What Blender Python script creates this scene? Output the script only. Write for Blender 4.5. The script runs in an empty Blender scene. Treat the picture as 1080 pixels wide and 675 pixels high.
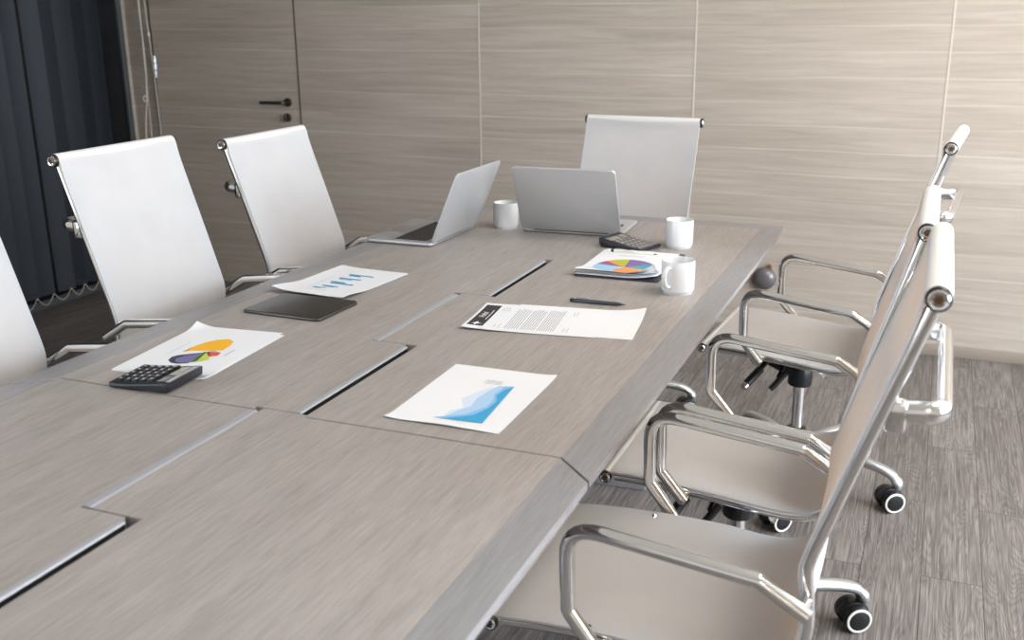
import bpy, bmesh, math, random
from mathutils import Vector, Matrix
random.seed(7)
C = bpy.context.scene.collection
PI = math.pi
R = math.radians

# ------------------------------------------------------------------ materials
MATS = {}
def nodes_of(name):
    m = bpy.data.materials.new(name); m.use_nodes = True
    nt = m.node_tree; b = nt.nodes['Principled BSDF']
    MATS[name] = m
    return m, nt, b
def srgb(r, g, b):
    f = lambda c: (c/255/12.92 if c/255 <= .04045 else ((c/255+.055)/1.055)**2.4)
    return (f(r), f(g), f(b), 1)
def N(nt, t, **kw):
    n = nt.nodes.new(t)
    for k, v in kw.items():
        if k.startswith('i_'): n.inputs[k[2:].replace('_', ' ')].default_value = v
        elif k[0] == 'n' and k[1:].isdigit(): n.inputs[int(k[1:])].default_value = v
        else: setattr(n, k, v)
    return n
def L(nt, a, b): nt.links.new(a, b)
def math_n(nt, op, a, b=None):
    n = nt.nodes.new('ShaderNodeMath'); n.operation = op
    for i, v in enumerate((a, b)):
        if v is None: continue
        if isinstance(v, (int, float)): n.inputs[i].default_value = v
        else: nt.links.new(v, n.inputs[i])
    return n.outputs[0]
def ramp(nt, fac, stops):
    r = nt.nodes.new('ShaderNodeValToRGB'); e = r.color_ramp.elements
    while len(e) < len(stops): e.new(.5)
    for el, (p, c) in zip(e, stops): el.position = p; el.color = c if len(c) == 4 else (*c, 1)
    nt.links.new(fac, r.inputs[0]); return r.outputs[0]
def mixc(nt, fac, a, b, mode='MIX'):
    n = nt.nodes.new('ShaderNodeMix'); n.data_type = 'RGBA'; n.blend_type = mode
    for i, v in ((0, fac), (6, a), (7, b)):
        if isinstance(v, (int, float)): n.inputs[i].default_value = v
        elif isinstance(v, tuple): n.inputs[i].default_value = v
        else: nt.links.new(v, n.inputs[i])
    return n.outputs[2]
def simple(name, col, rough=.5, metal=0, spec=.5, bump=0, bscale=300, coat=0):
    m, nt, b = nodes_of(name)
    b.inputs['Base Color'].default_value = col
    b.inputs['Roughness'].default_value = rough; b.inputs['Metallic'].default_value = metal
    b.inputs['Specular IOR Level'].default_value = spec
    if coat: b.inputs['Coat Weight'].default_value = coat
    tc = N(nt, 'ShaderNodeTexCoord'); no = N(nt, 'ShaderNodeTexNoise', i_Scale=bscale, i_Detail=2.0)
    L(nt, tc.outputs['Object'], no.inputs['Vector'])
    mr = N(nt, 'ShaderNodeMapRange'); mr.inputs[3].default_value = max(0, rough-.04); mr.inputs[4].default_value = min(1, rough+.04)
    L(nt, no.outputs[0], mr.inputs[0]); L(nt, mr.outputs[0], b.inputs['Roughness'])
    if bump:
        bp = N(nt, 'ShaderNodeBump', i_Strength=bump, i_Distance=.001); L(nt, no.outputs[0], bp.inputs['Height']); L(nt, bp.outputs[0], b.inputs['Normal'])
    return m

simple('chrome', (.82, .81, .79, 1), .09, 1, bscale=40)
simple('aluminium', (.62, .64, .66, 1), .3, 1, bscale=90)
simple('laptop_silver', srgb(205, 206, 208), .42, .6, bscale=900, bump=.02)
simple('black_plastic', srgb(24, 24, 26), .38, bscale=200)
simple('charcoal_plastic', srgb(36, 38, 43), .42, bscale=300)
simple('grey_key', srgb(122, 118, 114), .45, bscale=300)
simple('dark_key', srgb(30, 31, 34), .35, bscale=300)
simple('key_print', srgb(200, 200, 200), .5)
simple('lcd', srgb(150, 142, 128), .18, bscale=60)
simple('screw', srgb(120, 95, 75), .35, .7)
simple('rubber_white', srgb(225, 222, 214), .5)
simple('roll_white', srgb(236, 235, 232), .5, bscale=420, bump=.08)
simple('porcelain', srgb(226, 227, 229), .16, bscale=15)
simple('paper', srgb(238, 239, 242), .8, bscale=600, bump=.02)
simple('tablet_glass', srgb(30, 28, 27), .12, bscale=12)
simple('keyboard_black', srgb(22, 20, 18), .5)
simple('flap_lip', srgb(176, 178, 184), .45, .3, bscale=120)
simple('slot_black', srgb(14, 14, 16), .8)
simple('navy_cover', srgb(45, 48, 58), .5, bscale=300)
simple('pen_grey', srgb(74, 82, 92), .35, .4)
simple('baseboard_paint', srgb(150, 138, 126), .5)
simple('seam_pale', srgb(208, 199, 188), .6)
simple('seam_dark', srgb(88, 76, 66), .7)
simple('handle_metal', srgb(86, 82, 78), .35, .8)
simple('ceiling_paint', srgb(236, 234, 230), .9, bscale=80)
simple('wall_paint', srgb(226, 222, 216), .85, bscale=80)
simple('window_frame_paint', srgb(80, 84, 84), .5)
simple('cord_pale', srgb(188, 178, 165), .6)
simple('blind_navy', srgb(40, 46, 54), .7, bscale=700, bump=.1)
simple('fixture_grey', srgb(112, 108, 110), .3, .3, bscale=30)
simple('tab_brown', srgb(120, 82, 58), .5)
for n, c in dict(ink_yellow=(248, 186, 52), ink_yellow_side=(205, 148, 40), ink_purple=(122, 120, 160), ink_slate=(70, 72, 92),
                 ink_green=(78, 112, 52), ink_lime=(200, 212, 92), ink_red=(226, 98, 84), ink_red_side=(160, 70, 50), ink_skyblue=(150, 176, 226),
                 ink_blue=(70, 166, 216), ink_paleblue=(176, 208, 238), ink_midblue=(140, 190, 232), ink_ice=(216, 228, 243), ink_bar=(76, 164, 205),
                 ink_text=(158, 160, 164), ink_faint=(180, 182, 187), ink_dark=(62, 62, 64), ink_white=(240, 240, 242), ink_teal=(84, 168, 182), ink_violet=(140, 112, 168),
                 ink_orange=(240, 156, 92), ink_cyan=(166, 208, 236), ink_olive=(184, 192, 72), ink_rust=(190, 92, 78)).items():
    simple(n, srgb(*c), .8, spec=.2)

# woven white sling: lets some light through
def sling_mat():
    m, nt, b = nodes_of('white_mesh')
    tc = N(nt, 'ShaderNodeTexCoord')
    n1 = N(nt, 'ShaderNodeTexNoise', i_Scale=9.0, i_Detail=4.0); L(nt, tc.outputs['Object'], n1.inputs['Vector'])
    wv = N(nt, 'ShaderNodeTexNoise', i_Scale=420.0, i_Detail=1.0); L(nt, tc.outputs['Object'], wv.inputs['Vector'])
    col = ramp(nt, n1.outputs[0], [(.3, srgb(229, 232, 236)), (.7, srgb(236, 239, 243))])
    L(nt, col, b.inputs['Base Color']); b.inputs['Roughness'].default_value = .55; b.inputs['Specular IOR Level'].default_value = .35
    bp = N(nt, 'ShaderNodeBump', i_Strength=.12, i_Distance=.001); L(nt, wv.outputs[0], bp.inputs['Height']); L(nt, bp.outputs[0], b.inputs['Normal'])
    tr = N(nt, 'ShaderNodeBsdfTranslucent'); tr.inputs[0].default_value = srgb(230, 192, 128)
    mx = N(nt, 'ShaderNodeMixShader'); mx.inputs[0].default_value = .3
    L(nt, b.outputs[0], mx.inputs[1]); L(nt, tr.outputs[0], mx.inputs[2])
    L(nt, mx.outputs[0], nt.nodes['Material Output'].inputs[0])
sling_mat()

# veneer with straight fine grain along Y (axis=1) or X (axis=0), in world-size object coordinates
def veneer(name, c1, c2, axis=1, rough=.42):
    m, nt, b = nodes_of(name)
    tc = N(nt, 'ShaderNodeTexCoord')
    mp = N(nt, 'ShaderNodeMapping'); mp.inputs['Scale'].default_value = (230, 13, 20) if axis else (13, 230, 20)
    L(nt, tc.outputs['Object'], mp.inputs[0])
    n1 = N(nt, 'ShaderNodeTexNoise', i_Scale=1.0, i_Detail=5.0, i_Roughness=.6, i_Distortion=.4); L(nt, mp.outputs[0], n1.inputs['Vector'])
    mp2 = N(nt, 'ShaderNodeMapping'); mp2.inputs['Scale'].default_value = (22, 2.2, 4) if axis else (2.2, 22, 4)
    L(nt, tc.outputs['Object'], mp2.inputs[0])
    n2 = N(nt, 'ShaderNodeTexNoise', i_Scale=1.0, i_Detail=3.0, i_Distortion=.8); L(nt, mp2.outputs[0], n2.inputs['Vector'])
    f = math_n(nt, 'ADD', math_n(nt, 'MULTIPLY', n1.outputs[0], .75), math_n(nt, 'MULTIPLY', n2.outputs[0], .35))
    L(nt, ramp(nt, f, [(.34, c1), (.72, c2)]), b.inputs['Base Color'])
    b.inputs['Roughness'].default_value = rough
    bp = N(nt, 'ShaderNodeBump', i_Strength=.06, i_Distance=.0006); L(nt, n1.outputs[0], bp.inputs['Height']); L(nt, bp.outputs[0], b.inputs['Normal'])
veneer('table_veneer', srgb(147, 140, 135), srgb(178, 171, 166))
veneer('table_border', srgb(134, 132, 133), srgb(157, 155, 157), rough=.36)
veneer('table_border_cross', srgb(134, 132, 133), srgb(157, 155, 157), axis=0, rough=.36)

def wall_laminate(name):
    m, nt, b = nodes_of(name)
    tc = N(nt, 'ShaderNodeTexCoord'); sx = N(nt, 'ShaderNodeSeparateXYZ'); L(nt, tc.outputs['Object'], sx.inputs[0])
    x, z = sx.outputs[0], sx.outputs[2]
    panel = math_n(nt, 'FLOOR', math_n(nt, 'ADD', x, 2.0))
    # slow wander of the strip lines along each panel
    cx = N(nt, 'ShaderNodeCombineXYZ'); L(nt, math_n(nt, 'MULTIPLY', x, 1.3), cx.inputs[0]); L(nt, math_n(nt, 'MULTIPLY', panel, 7.3), cx.inputs[1]); L(nt, math_n(nt, 'MULTIPLY', z, 3.0), cx.inputs[2])
    wn = N(nt, 'ShaderNodeTexNoise', i_Scale=1.0, i_Detail=1.0); L(nt, cx.outputs[0], wn.inputs['Vector'])
    zz = math_n(nt, 'ADD', z, math_n(nt, 'MULTIPLY', math_n(nt, 'SUBTRACT', wn.outputs[0], .5), .020))
    q = math_n(nt, 'DIVIDE', math_n(nt, 'SUBTRACT', zz, .035), .1)
    strip = math_n(nt, 'FLOOR', q); fr = math_n(nt, 'SUBTRACT', q, strip)
    d = math_n(nt, 'MINIMUM', fr, math_n(nt, 'SUBTRACT', 1.0, fr))
    line = math_n(nt, 'SUBTRACT', 1.0, math_n(nt, 'SMOOTH_MIN', 1.0, math_n(nt, 'DIVIDE', d, .032)))
    line = math_n(nt, 'MAXIMUM', line, 0.0)
    # line strength comes and goes
    c2 = N(nt, 'ShaderNodeCombineXYZ'); L(nt, math_n(nt, 'MULTIPLY', x, 1.6), c2.inputs[0]); L(nt, math_n(nt, 'MULTIPLY', math_n(nt, 'ROUND', q), 5.7), c2.inputs[1]); L(nt, math_n(nt, 'MULTIPLY', panel, 3.1), c2.inputs[2])
    ln = N(nt, 'ShaderNodeTexNoise', i_Scale=1.0, i_Detail=1.0); L(nt, c2.outputs[0], ln.inputs['Vector'])
    ls = N(nt, 'ShaderNodeMapRange'); ls.inputs[1].default_value = .38; ls.inputs[2].default_value = .68; L(nt, ln.outputs[0], ls.inputs[0])
    line = math_n(nt, 'MULTIPLY', line, ls.outputs[0])
    # horizontal grain
    c3 = N(nt, 'ShaderNodeCombineXYZ'); L(nt, math_n(nt, 'MULTIPLY', x, 2.2), c3.inputs[0]); L(nt, math_n(nt, 'ADD', math_n(nt, 'MULTIPLY', strip, 3.7), math_n(nt, 'MULTIPLY', panel, 11.0)), c3.inputs[1]); L(nt, math_n(nt, 'MULTIPLY', zz, 42.0), c3.inputs[2])
    gn = N(nt, 'ShaderNodeTexNoise', i_Scale=1.0, i_Detail=5.0, i_Roughness=.6, i_Distortion=.6); L(nt, c3.outputs[0], gn.inputs['Vector'])
    c4 = N(nt, 'ShaderNodeCombineXYZ'); L(nt, math_n(nt, 'MULTIPLY', x, .7), c4.inputs[0]); L(nt, math_n(nt, 'MULTIPLY', strip, 9.7), c4.inputs[1]); L(nt, math_n(nt, 'MULTIPLY', panel, 4.4), c4.inputs[2])
    sn = N(nt, 'ShaderNodeTexNoise', i_Scale=1.0, i_Detail=1.0); L(nt, c4.outputs[0], sn.inputs['Vector'])
    g = math_n(nt, 'ADD', math_n(nt, 'MULTIPLY', gn.outputs[0], .7), math_n(nt, 'MULTIPLY', sn.outputs[0], .4))
    base = ramp(nt, g, [(.34, srgb(166, 154, 142)), (.54, srgb(182, 170, 157)), (.76, srgb(197, 186, 174))])
    L(nt, mixc(nt, math_n(nt, 'MULTIPLY', line, .62), base, srgb(232, 222, 209)), b.inputs['Base Color'])
    b.inputs['Roughness'].default_value = .5; b.inputs['Specular IOR Level'].default_value = .4
wall_laminate('wall_laminate')

def floor_mat():
    m, nt, b = nodes_of('floor_planks')
    tc = N(nt, 'ShaderNodeTexCoord'); sx = N(nt, 'ShaderNodeSeparateXYZ'); L(nt, tc.outputs['Object'], sx.inputs[0])
    cb = N(nt, 'ShaderNodeCombineXYZ')
    L(nt, math_n(nt, 'ADD', sx.outputs[1], 50*.884-2.558), cb.inputs[0]); L(nt, math_n(nt, 'ADD', sx.outputs[0], 40*.146+.077), cb.inputs[1])
    br = N(nt, 'ShaderNodeTexBrick'); br.offset = .5; br.offset_frequency = 2; br.squash = 1
    br.inputs['Scale'].default_value = 1; br.inputs['Mortar Size'].default_value = .0011; br.inputs['Mortar Smooth'].default_value = .2
    br.inputs['Brick Width'].default_value = .884; br.inputs['Row Height'].default_value = .146
    br.inputs['Color1'].default_value = (0, 0, 0, 1); br.inputs['Color2'].default_value = (1, 1, 1, 1); br.inputs['Mortar'].default_value = (.5, .5, .5, 1)
    L(nt, cb.outputs[0], br.inputs['Vector'])
    rnd = N(nt, 'ShaderNodeSeparateColor'); L(nt, br.outputs['Color'], rnd.inputs[0])
    # per-plank offset for the grain
    gv = N(nt, 'ShaderNodeCombineXYZ')
    L(nt, math_n(nt, 'MULTIPLY', sx.outputs[0], 13.0), gv.inputs[0]); L(nt, math_n(nt, 'MULTIPLY', sx.outputs[1], 1.3), gv.inputs[1]); L(nt, math_n(nt, 'MULTIPLY', rnd.outputs[0], 37.0), gv.inputs[2])
    rings = N(nt, 'ShaderNodeTexNoise', i_Scale=1.0, i_Detail=1.5, i_Distortion=.3); L(nt, gv.outputs[0], rings.inputs['Vector'])
    sn = math_n(nt, 'ABSOLUTE', math_n(nt, 'SINE', math_n(nt, 'MULTIPLY', rings.outputs[0], 120.0)))
    fv = N(nt, 'ShaderNodeCombineXYZ')
    L(nt, math_n(nt, 'MULTIPLY', sx.outputs[0], 230.0), fv.inputs[0]); L(nt, math_n(nt, 'MULTIPLY', sx.outputs[1], 6.0), fv.inputs[1]); L(nt, math_n(nt, 'MULTIPLY', rnd.outputs[0], 23.0), fv.inputs[2])
    fine = N(nt, 'ShaderNodeTexNoise', i_Scale=1.0, i_Detail=4.0, i_Roughness=.65); L(nt, fv.outputs[0], fine.inputs['Vector'])
    big = N(nt, 'ShaderNodeTexNoise', i_Scale=2.4, i_Detail=2.0); L(nt, gv.outputs[0], big.inputs['Vector'])
    f = math_n(nt, 'ADD', math_n(nt, 'MULTIPLY', sn, .11), math_n(nt, 'ADD', math_n(nt, 'MULTIPLY', fine.outputs[0], .95), math_n(nt, 'MULTIPLY', big.outputs[0], .14)))
    f = math_n(nt, 'ADD', f, math_n(nt, 'MULTIPLY', rnd.outputs[0], .1))
    col = ramp(nt, f, [(.40, srgb(70, 64, 61)), (.62, srgb(104, 97, 93)), (.86, srgb(146, 139, 134))])
    L(nt, mixc(nt, br.outputs['Fac'], col, srgb(48, 44, 42)), b.inputs['Base Color'])
    b.inputs['Roughness'].default_value = .5; b.inputs['Specular IOR Level'].default_value = .4
    bp = N(nt, 'ShaderNodeBump', i_Strength=.15, i_Distance=.001); L(nt, f, bp.inputs['Height']); L(nt, bp.outputs[0], b.inputs['Normal'])
floor_mat()

def glass_mat():
    m, nt, b = nodes_of('dark_backed_glass')
    b.inputs['Base Color'].default_value = (.006, .007, .009, 1); b.inputs['Roughness'].default_value = .03  # near-black colour stands in for the dark corridor behind the pane
    no = N(nt, 'ShaderNodeTexNoise', i_Scale=.6); bp = N(nt, 'ShaderNodeBump', i_Strength=.02, i_Distance=.01)
    L(nt, no.outputs[0], bp.inputs['Height']); L(nt, bp.outputs[0], b.inputs['Normal'])
glass_mat()
def fill_panel_mat():  # emission of the unseen panels added to brighten seats and chairs
    m, nt, b = nodes_of('fill_panel_emit')
    b.inputs['Emission Color'].default_value = (1, .9, .79, 1); b.inputs['Emission Strength'].default_value = 22
fill_panel_mat()

# ------------------------------------------------------------------ mesh helpers
class MB:
    """collects shapes and links them as ONE mesh object"""
    def __init__(s): s.bm = bmesh.new(); s.mats = []
    def mi(s, m):
        if m is None: return 0
        if m not in s.mats: s.mats.append(m)
        return s.mats.index(m)
    def _merge(s, bm2, m, M=None):
        if M is not None: bm2.transform(M)
        i = s.mi(m)
        for f in bm2.faces: f.material_index = i
        me = bpy.data.meshes.new('t'); bm2.to_mesh(me); bm2.free(); s.bm.from_mesh(me); bpy.data.meshes.remove(me)
    def box(s, x0, x1, y0, y1, z0, z1, m=None, bev=0, seg=2, M=None):
        b = bmesh.new(); bmesh.ops.create_cube(b, size=1)
        for v in b.verts: v.co = Vector(((x0+x1)/2+v.co.x*(x1-x0), (y0+y1)/2+v.co.y*(y1-y0), (z0+z1)/2+v.co.z*(z1-z0)))
        if bev: bmesh.ops.bevel(b, geom=b.edges[:], offset=bev, segments=seg, affect='EDGES', profile=.5)
        s._merge(b, m, M); return s
    def tube(s, pts, r, m=None, seg=14, up=(0, 1, 0), rx=None, cap=True, radii=None, M=None):
        """sweep an ellipse (r along in-plane normal, rx along the 'up' axis) down a polyline"""
        b = bmesh.new(); pts = [Vector(p) for p in pts]; rings = []; n = len(pts)
        up = Vector(up).normalized(); prevN = None
        for i, p in enumerate(pts):
            t = (pts[min(i+1, n-1)]-pts[max(i-1, 0)]).normalized()
            if prevN is None:
                a = up if abs(t.dot(up)) < .95 else Vector((1, 0, 0))
                nn = (a-t*a.dot(t)).normalized()
            else: nn = (prevN-t*prevN.dot(t)).normalized()
            prevN = nn; bb = t.cross(nn)
            k = radii[i] if radii else 1
            rings.append([b.verts.new(p+nn*math.cos(2*PI*j/seg)*(rx or r)*k+bb*math.sin(2*PI*j/seg)*r*k) for j in range(seg)])
        for i in range(n-1):
            for j in range(seg): b.faces.new((rings[i][j], rings[i][(j+1) % seg], rings[i+1][(j+1) % seg], rings[i+1][j]))
        if cap: b.faces.new(rings[0][::-1]); b.faces.new(rings[-1])
        bmesh.ops.recalc_face_normals(b, faces=b.faces[:])
        s._merge(b, m, M); return s
    def lathe(s, prof, m=None, seg=32, M=None):
        b = bmesh.new(); rings = []
        for r, z in prof:
            if r < 1e-6: rings.append([b.verts.new((0, 0, z))])
            else: rings.append([b.verts.new((r*math.cos(2*PI*j/seg), r*math.sin(2*PI*j/seg), z)) for j in range(seg)])
        for a, c in zip(rings, rings[1:]):
            for j in range(seg):
                k = (j+1) % seg
                if len(a) == 1 and len(c) == 1: continue
                if len(a) == 1: b.faces.new((a[0], c[j], c[k]))
                elif len(c) == 1: b.faces.new((a[j], a[k], c[0]))
                else: b.faces.new((a[j], a[k], c[k], c[j]))
        bmesh.ops.recalc_face_normals(b, faces=b.faces[:])
        s._merge(b, m, M); return s
    def prism(s, poly, z0, z1, m=None, bev=0, seg=2, M=None):
        b = bmesh.new(); f = b.faces.new([b.verts.new((x, y, z0)) for x, y in poly])
        r = bmesh.ops.extrude_face_region(b, geom=[f])
        for v in [g for g in r['geom'] if isinstance(g, bmesh.types.BMVert)]: v.co.z = z1
        bmesh.ops.recalc_face_normals(b, faces=b.faces[:])
        if bev:
            es = [e for e in b.edges if abs(e.verts[0].co.z-e.verts[1].co.z) < 1e-7]
            bmesh.ops.bevel(b, geom=es, offset=bev, segments=seg, affect='EDGES', profile=.5)
        s._merge(b, m, M); return s
    def grid(s, nu, nv, fn, m=None, thick=0):
        """fn(u, v) in 0..1 -> point; optional thickness along local normals (downwards)"""
        b = bmesh.new(); P = [[Vector(fn(i/nu, j/nv)) for j in range(nv+1)] for i in range(nu+1)]
        V = [[b.verts.new(p) for p in row] for row in P]
        for i in range(nu):
            for j in range(nv): b.faces.new((V[i][j], V[i+1][j], V[i+1][j+1], V[i][j+1]))
        if thick:
            b.normal_update()
            W = [[b.verts.new(V[i][j].co-V[i][j].normal*thick) for j in range(nv+1)] for i in range(nu+1)]
            for i in range(nu):
                for j in range(nv): b.faces.new((W[i][j+1], W[i+1][j+1], W[i+1][j], W[i][j]))
            for i in range(nu):
                b.faces.new((V[i+1][0], V[i][0], W[i][0], W[i+1][0])); b.faces.new((V[i][nv], V[i+1][nv], W[i+1][nv], W[i][nv]))
            for j in range(nv):
                b.faces.new((V[0][j], V[0][j+1], W[0][j+1], W[0][j])); b.faces.new((V[nu][j+1], V[nu][j], W[nu][j], W[nu][j+1]))
        s._merge(b, m); return s
    def flat(s, poly, fn, m, cuts=3):
        """a printed patch: polygon in sheet coordinates lifted through fn(x, y)->point"""
        b = bmesh.new(); f = b.faces.new([b.verts.new((x, y, 0)) for x, y in poly]); b.normal_update()
        bmesh.ops.triangulate(b, faces=[f])
        if cuts: bmesh.ops.subdivide_edges(b, edges=b.edges[:], cuts=cuts, use_grid_fill=True)
        b.normal_update()
        if sum(f.normal.z*f.calc_area() for f in b.faces) < 0: bmesh.ops.reverse_faces(b, faces=b.faces[:])
        for v in b.verts: v.co = Vector(fn(v.co.x, v.co.y))
        s._merge(b, m); return s
    def build(s, name, m=None, parent=None, smooth=35, loc=None, rot=None):
        me = bpy.data.meshes.new(name); s.bm.to_mesh(me); s.bm.free()
        for k in (s.mats if m is None else [m]): me.materials.append(MATS[k])
        if smooth:
            me.shade_smooth(); me.set_sharp_from_angle(angle=R(smooth))
        o = bpy.data.objects.new(name, me); C.objects.link(o)
        if parent: o.parent = parent
        if loc: o.location = loc
        if rot: o.rotation_euler = rot
        return o

def fillet(pts, rad, n=6):
    """round the inner corners of a polyline"""
    pts = [Vector(p) for p in pts]; out = [pts[0]]
    rads = rad if isinstance(rad, (list, tuple)) else [rad]*(len(pts)-2)
    for i in range(1, len(pts)-1):
        a, p, c = pts[i-1], pts[i], pts[i+1]
        d1 = (a-p).normalized(); d2 = (c-p).normalized(); ang = d1.angle(d2)
        t = min(rads[i-1]/math.tan(ang/2), .48*(a-p).length, .48*(c-p).length)
        p1 = p+d1*t; p2 = p+d2*t
        for k in range(n+1):
            u = k/n; out.append(p1*(1-u)**2+p*2*u*(1-u)+p2*u*u)
    out.append(pts[-1]); return out
def crom(pts, n=5):
    """Catmull-Rom through the points"""
    P = [Vector(p) for p in pts]; P = [P[0]*2-P[1]]+P+[P[-1]*2-P[-2]]; out = []
    for i in range(1, len(P)-2):
        for k in range(n):
            t = k/n; a, b, c, d = P[i-1:i+3]
            out.append(.5*((2*b)+(c-a)*t+(2*a-5*b+4*c-d)*t*t+(3*b-a-3*c+d)*t**3))
    out.append(P[-2]); return out
def rrect(w, h, r, n=5, cx=0, cy=0):
    o = []
    for sx, sy, a0 in ((1, 1, 0), (-1, 1, 90), (-1, -1, 180), (1, -1, 270)):
        for k in range(n+1):
            a = R(a0+90*k/n); o.append((cx+sx*(w/2-r)+r*math.cos(a), cy+sy*(h/2-r)+r*math.sin(a)))
    return o

def thing(name, label, cat, loc=(0, 0, 0), rotz=0, group=None):
    o = bpy.data.objects.new(name, None); C.objects.link(o); o.empty_display_size = .05
    o.location = loc; o.rotation_euler = (0, 0, rotz); o['label'] = label; o['category'] = cat
    if group: o['group'] = group
    return o
def tag(o, label, cat, group=None):
    o['label'] = label; o['category'] = cat
    if group: o['group'] = group
    return o
def struct(o, label=None):
    o['kind'] = 'structure'
    if label: o['label'] = label
    return o
def copy_tree(o, parent=None):
    c = o.copy(); C.objects.link(c); c.parent = parent
    for ch in list(o.children): copy_tree(ch, c)
    return c

# ------------------------------------------------------------------ the room
YW, XL, XR, YB, ZC = 4.456, -4.06, 2.75, -3.3, 2.75
struct(MB().box(XL-.3, XR+.3, YB-.3, YW+.3, -.1, 0).build('floor', 'floor_planks', smooth=0), 'grey oak-look plank floor')
struct(MB().box(XL-.3, XR+.3, YB-.3, YW+.3, ZC, ZC+.1).build('ceiling', 'ceiling_paint', smooth=0))
struct(MB().box(XL-.3, XR+.3, YW, YW+.12, 0, ZC).build('wall_back', 'wall_laminate', smooth=0), 'pale wood-grain panelled wall with thin seams')
struct(MB().box(XL-.3, XR+.3, YB-.12, YB, 0, ZC).build('wall_front', 'wall_paint', smooth=0))
struct(MB().box(-2.95, XR+.1, YW-.009, YW, 0, .05, bev=.002).build('baseboard_back', 'baseboard_paint'))
for x in (-2.004, -.996, .007, 1.01, 2.01):
    struct(MB().box(x-.0035, x+.0035, YW-.0015, YW, .05, ZC).build('trim_1', 'seam_pale', smooth=0))
# the door leaf in the panelled wall
d = MB()
for x in (-3.898, -3.0): d.box(x-.004, x+.004, YW-.0015, YW, 0, 2.15, 'seam_dark')
d = struct(d.build('door_1', smooth=0), 'wood-grain door flush with the panelled wall')
hl = MB()
Mx = Matrix.Translation((-3.07, YW, .977)) @ Matrix.Rotation(R(90), 4, 'X')
hl.lathe([(0, 0), (.022, 0), (.022, .008), (.020, .010), (0, .010)], 'handle_metal', M=Mx)
hl.tube(fillet([(-3.07, YW-.008, .977), (-3.07, YW-.052, .977), (-3.205, YW-.052, .977)], .012), .008, 'handle_metal', up=(0, 0, 1))
hl.build('door_handle', parent=d)
lk = MB(); Mx = Matrix.Translation((-3.077, YW, .901)) @ Matrix.Rotation(R(90), 4, 'X')
lk.lathe([(0, 0), (.022, 0), (.022, .008), (.020, .010), (.010, .010), (.010, .014), (0, .014)], 'handle_metal', M=Mx)
lk.box(-3.083, -3.071, YW-.03, YW-.012, .884, .918, 'handle_metal', bev=.003)
lk.build('door_lock', parent=d)
hg = MB(); hg.tube([(-3.890, YW-.006, 1.09), (-3.890, YW-.006, 1.20)], .006, 'aluminium', up=(1, 0, 0)); hg.box(-3.898, -3.880, YW-.003, YW, 1.09, 1.20, 'aluminium', bev=.001)
for z in (1.1, 1.127, 1.163, 1.19): hg.lathe([(0, 0), (.0085, 0), (.0085, .004), (0, .004)], 'handle_metal', 12, M=Matrix.Translation((-3.890, YW-.006, z-.002)))
hg.build('door_hinge', parent=d)
# left: wall of near-black glass (window_1) with a short jamb, then plain wall behind the camera with a daylight window
struct(MB().box(XL-.12, XL, 4.435, YW, 0, ZC).build('wall_left', 'wall_laminate', smooth=0))
w = struct(MB().box(XL-.03, XL-.015, .9, 4.43, .03, ZC, 'dark_backed_glass').build('window_1', smooth=0), 'dark full-height glass')
f = MB()
for y in (.9, 2.05, 3.2, 4.405): f.box(XL-.04, XL-.002, y, y+.03, .03, ZC, 'window_frame_paint', bev=.003)
f.box(XL-.04, XL-.002, .9, 4.435, 0, .04, 'window_frame_paint', bev=.003)
f.build('window_frame', parent=w)
lw = MB()
lw.box(XL-.12, XL, YB, -2.6, 0, ZC); lw.box(XL-.12, XL, -.6, .9, 0, ZC); lw.box(XL-.12, XL, -2.6, -.6, 0, .5); lw.box(XL-.12, XL, -2.6, -.6, 2.5, ZC)
struct(lw.build('wall_left_rear', 'wall_paint', smooth=0))
wf = MB()
for y in (-2.6, -1.62, -.64): wf.box(XL-.08, XL-.03, y, y+.04, .5, 2.5, 'window_frame_paint', bev=.003)
for z in (.5, 2.46): wf.box(XL-.08, XL-.03, -2.6, -.6, z, z+.04, 'window_frame_paint', bev=.003)
struct(wf.build('window_2'))
# right: long daylight windows
rw = MB()
WY0, WY1, WZ0, WZ1 = .3, 4.2, .45, 2.6
rw.box(XR, XR+.12, YB, WY0, 0, ZC); rw.box(XR, XR+.12, WY1, YW, 0, ZC); rw.box(XR, XR+.12, WY0, WY1, 0, WZ0); rw.box(XR, XR+.12, WY0, WY1, WZ1, ZC)
struct(rw.build('wall_right', 'wall_paint', smooth=0))
wf = MB()
for k in range(5):
    y = WY0+(WY1-WY0-.04)*k/4; wf.box(XR+.03, XR+.08, y, y+.04, WZ0, WZ1, 'window_frame_paint', bev=.003)
for z in (WZ0, WZ1-.04): wf.box(XR+.03, XR+.08, WY0, WY1, z, z+.04, 'window_frame_paint', bev=.003)
struct(wf.build('window_3'))

# small round fixture on the wall, seen past the table's far right corner
t = thing('wall_fixture', 'small round dark grey fixture low on the panelled wall, past the table corner', 'wall fixture', (-.648, YW, .272))
m = MB(); m.lathe([(0, 0), (.05, 0), (.05, .012), (.047, .022), (.038, .032), (.02, .039), (0, .041)], 'fixture_grey', M=Matrix.Rotation(R(90), 4, 'X')); m.build('housing', parent=t)
m = MB(); m.prism([(.0, .044), (.03, .036), (.028, .056), (.018, .066), (.012, .056)], -.001, .012, 'tab_brown', bev=.001, M=Matrix.Rotation(R(90), 4, 'X')); m.build('tab', parent=t)

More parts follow.
